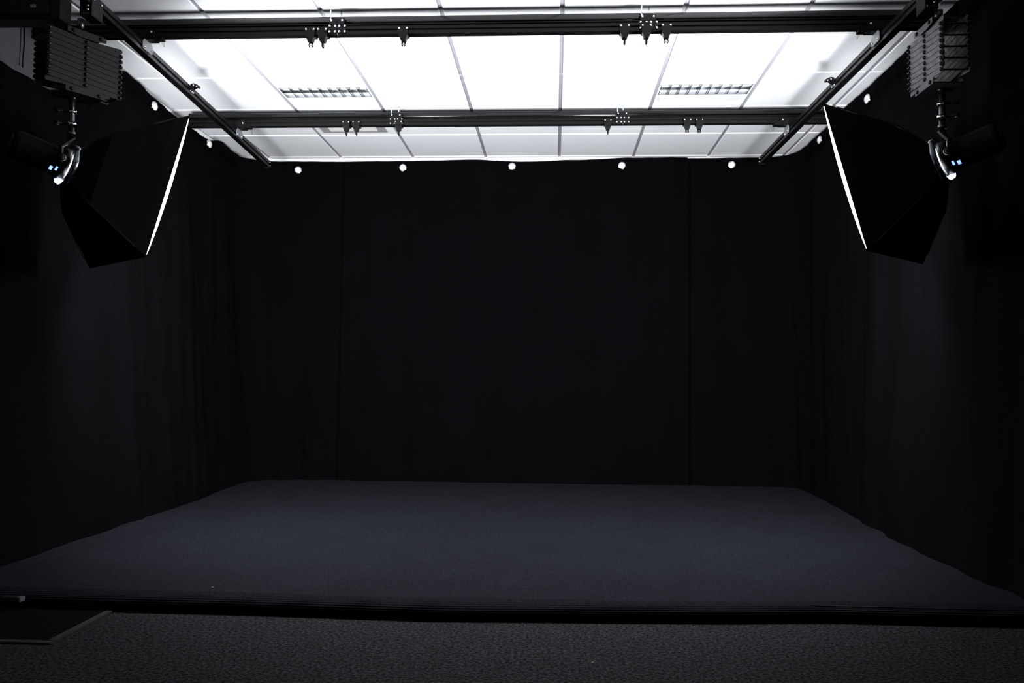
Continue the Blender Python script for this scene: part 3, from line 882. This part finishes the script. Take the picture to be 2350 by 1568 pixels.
def flash_head(label, S, n, hang, side):
    """lamp head behind the speed ring, hung from the pantograph spigot at `hang`"""
    S, n = V(S), V(n).normalized()
    t = thing('studio_flash', label, 'studio light', S, 'studio lamp heads')
    mx = frame(S, n)
    obj('housing', MB().lathe([(0.0005, -0.235), (0.045, -0.235), (0.058, -0.225), (0.062, -0.21), (0.062, -0.05), (0.070, -0.040), (0.072, -0.014), (0.040, -0.013)], 28, mx), 'plastic', t)
    obj('rear_panel', MB().lathe([(0.0005, -0.2385), (0.040, -0.2385), (0.042, -0.234)], 24, mx), 'panto', t)
    obj('modelling_lamp', MB().lathe([(0.0005, 0.075), (0.012, 0.072), (0.020, 0.055), (0.020, -0.012)], 14, mx), 'lamp_glow', t)
    # lit slots round the lower side of the housing
    dn = V((0, 0, -1))
    lo = (dn - n * dn.dot(n)).normalized()
    cr = n.cross(lo)
    tc = V((-0.0235, 0, H)) - S
    tc = (tc - n * tc.dot(n)).normalized()
    lo2 = (tc * 0.75 + lo * 0.66).normalized()      # side of the housing turned to the room
    cr2 = n.cross(lo2)
    for a, z0, z1 in [(0.0, -0.078, -0.066), (0.12 * side, -0.056, -0.045)]:
        m = MB()
        vs = []
        for z in (z0, z1):
            for g in range(5):
                an = a + 0.30 * (g / 4 - 0.5)
                vs.append(S + n * z + (lo2 * math.cos(an) + cr2 * math.sin(an)) * 0.0635)
        for z in (z0, z1):
            for g in range(5):
                an = a + 0.30 * (g / 4 - 0.5)
                vs.append(S + n * z + (lo2 * math.cos(an) + cr2 * math.sin(an)) * 0.0605)
        m.add(vs, [(g, g + 1, 6 + g, 5 + g) for g in range(4)] + [(10 + g, 15 + g, 16 + g, 11 + g) for g in range(4)] +
              [(g, 10 + g, 11 + g, g + 1) for g in range(4)] + [(5 + g, 6 + g, 16 + g, 15 + g) for g in range(4)] + [(0, 5, 15, 10), (4, 14, 19, 9)])
        obj('vent_slot', m, 'vent_glow', t, 'glowing blue-white vent slot')
    # glowing arc in place of light leaking between ring and housing at the bottom
    m = MB()
    vs = []
    for z, rr in ((-0.013, 0.090), (-0.013, 0.0745), (-0.030, 0.0735), (-0.026, 0.086)):
        for g in range(7):
            an = (-0.10 + 0.72 * (g / 6 - 0.5)) * 1.0 - 0.18 * side
            vs.append(S + n * z + (lo * math.cos(an) + cr * math.sin(an)) * rr)
    m.add(vs, [(r * 7 + g, r * 7 + g + 1, ((r + 1) % 4) * 7 + g + 1, ((r + 1) % 4) * 7 + g) for r in range(4) for g in range(6)] + [(0, 7, 14, 21), (6, 27, 20, 13)])
    obj('leak_glow', m, 'lamp_glow', t, 'glowing piece in place of lamp light leaking out below the ring')
    # yoke: bracket from the housing up to the spigot
    top = V(hang)
    kb = S - n * 0.055
    ya = kb + cr * 0.070
    yb = kb - cr * 0.070
    mid = V((top.x, top.y, kb.z + 0.115))
    obj('yoke', MB().tube([ya, ya + V((0, 0, 0.05)), mid + (ya - kb) * 0.55 - V((0, 0, 0.02)), mid, mid + (yb - kb) * 0.55 - V((0, 0, 0.02)), yb + V((0, 0, 0.05)), yb], 0.009, 10), 'black_metal', t)
    for p, s in ((ya, 1), (yb, -1)):
        obj('tilt_knob', MB().lathe([(0.0005, 0.022), (0.014, 0.022), (0.017, 0.016), (0.017, 0.004), (0.010, 0.0), (0.0005, 0.0)], 14, frame(p, cr * s)), 'plastic', t)
    ln = (top - mid).length
    sp = MB().tube([mid, mid.lerp(top, 0.10), mid.lerp(top, 0.11), mid.lerp(top, 0.95), mid.lerp(top, 0.96), top], [0.017, 0.017, 0.0125, 0.0125, 0.018, 0.018], 14)
    obj('spigot', sp, 'dull_steel', t)
    for f, r in ((0.30, 0.020), (0.62, 0.019)):
        p = mid.lerp(top, f)
        co = obj('collar', MB().tube([p - V((0, 0, 0.008)), p + V((0, 0, 0.008))], r, 16), 'chrome', t)
        kd = V((side * 0.75, -0.45, 0)).normalized()
        obj('clamp_knob', MB().tube([p + kd * 0.015, p + kd * 0.045, p + kd * 0.047, p + kd * 0.066], [0.004, 0.004, 0.010, 0.010], 10), 'plastic', co)
    return t

SL, NL = (-2.1408, 3.5, H + 0.9167), (0.6403, 0.7257, -0.2517)
SR, NR = (1.570, 3.528, H + 0.9336), (-0.7257, 0.6388, -0.2555)
softbox('black square softbox hanging at the left, glowing front turned to the stage', SL, NL, -0.0136, 0.6666, 0.3068, 1)
softbox('black square softbox hanging at the right, glowing front turned to the stage', SR, NR, 0.0258, 0.657, 0.2765, -1)
_, fzL = pantograph('folded scissor pantograph above the left softbox, turned towards the camera', (-2.101, 3.488), (0.53, 0.848), 0.313, H + 1.4975, 9, 0.0236, 1, lineL, mat='panto_black')
_, fzR = pantograph('folded scissor pantograph above the right softbox, seen edge-on to the camera', (1.566, 3.527), (0.0, 1.0), 0.30, H + 1.513, 9, 0.0234, -1, lineR, tilt=-1)
flash_head('black lamp head behind the left softbox', SL, NL, (-2.125, 3.485, fzL), -1)
flash_head('black lamp head behind the right softbox', SR, NR, (1.575, 3.52, fzR), 1)

# ------------------------------------------------------------------ floor things
t = thing('door_mat', 'black doormat with a grey rubber border lying before the stage', 'mat', (-2.1, 2.95, 0))
mx0, mx1, my0, my1 = -2.56, -1.646, 2.675, 3.10
obj('border', MB().box((mx0, my0, 0.0005), (mx1, my0 + 0.028, 0.007), bev=0.002).box((mx1 - 0.028, my0 + 0.028, 0.0005), (mx1, my1, 0.007), bev=0.002)
    .box((mx0, my0 + 0.028, 0.0005), (mx0 + 0.028, my1, 0.007), bev=0.002).box((mx0 + 0.028, my1 - 0.028, 0.0005), (mx1 - 0.028, my1, 0.007), bev=0.002), 'mat_edge', t)
pile = MB().box((mx0 + 0.028, my0 + 0.028, 0.0005), (mx1 - 0.028, my1 - 0.028, 0.005))
k = my0 + 0.035
while k < my1 - 0.045:
    pile.box((mx0 + 0.032, k, 0.005), (mx1 - 0.032, k + 0.008, 0.0065))
    k += 0.016
obj('pile', pile, 'mat_pile', t, 'black ribbed pile')
t = thing('edge_bracket', 'small pale metal bracket on the stage edge at the far left', 'bracket', (-1.99, 3.055, STZ - 0.03))
obj('plate', MB().box((-2.06, 3.030, STZ - 0.022), (-1.986, 3.062, STZ - 0.010), bev=0.002), 'dull_steel', t)
obj('end_clip', MB().box((-1.996, 3.026, STZ - 0.026), (-1.980, 3.060, STZ - 0.008), bev=0.002), 'board', t)
random.seed(4)
for (x, y, z, r, lab) in [(0.10, 2.64, 0.001, 0.5, 'tiny pale paper scrap on the grey carpet below the stage middle'),
                          (-1.585, 2.23, 0.001, 0.9, 'tiny pale paper scrap on the grey carpet near the doormat'),
                          (-1.33, 3.20, STZ + 0.001, 0.3, 'tiny pale paper scrap on the stage carpet near its left front edge')]:
    m = MB()
    c, s = math.cos(r), math.sin(r)
    o = []
    for a, b in ((-0.004, -0.002), (0.0035, -0.0022), (0.0045, 0.0014), (-0.003, 0.0023)):
        o.append((x + a * c - b * s, y + a * s + b * c))
    m.add([(p[0], p[1], z) for p in o] + [(p[0], p[1], z + 0.0018 + 0.001 * (i % 2)) for i, p in enumerate(o)],
          [(3, 2, 1, 0), (4, 5, 6, 7), (0, 1, 5, 4), (1, 2, 6, 5), (2, 3, 7, 6), (3, 0, 4, 7)])
    tag(obj('paper_scrap', m, 'paper'), lab, 'paper scrap', 'paper scraps on the carpets')
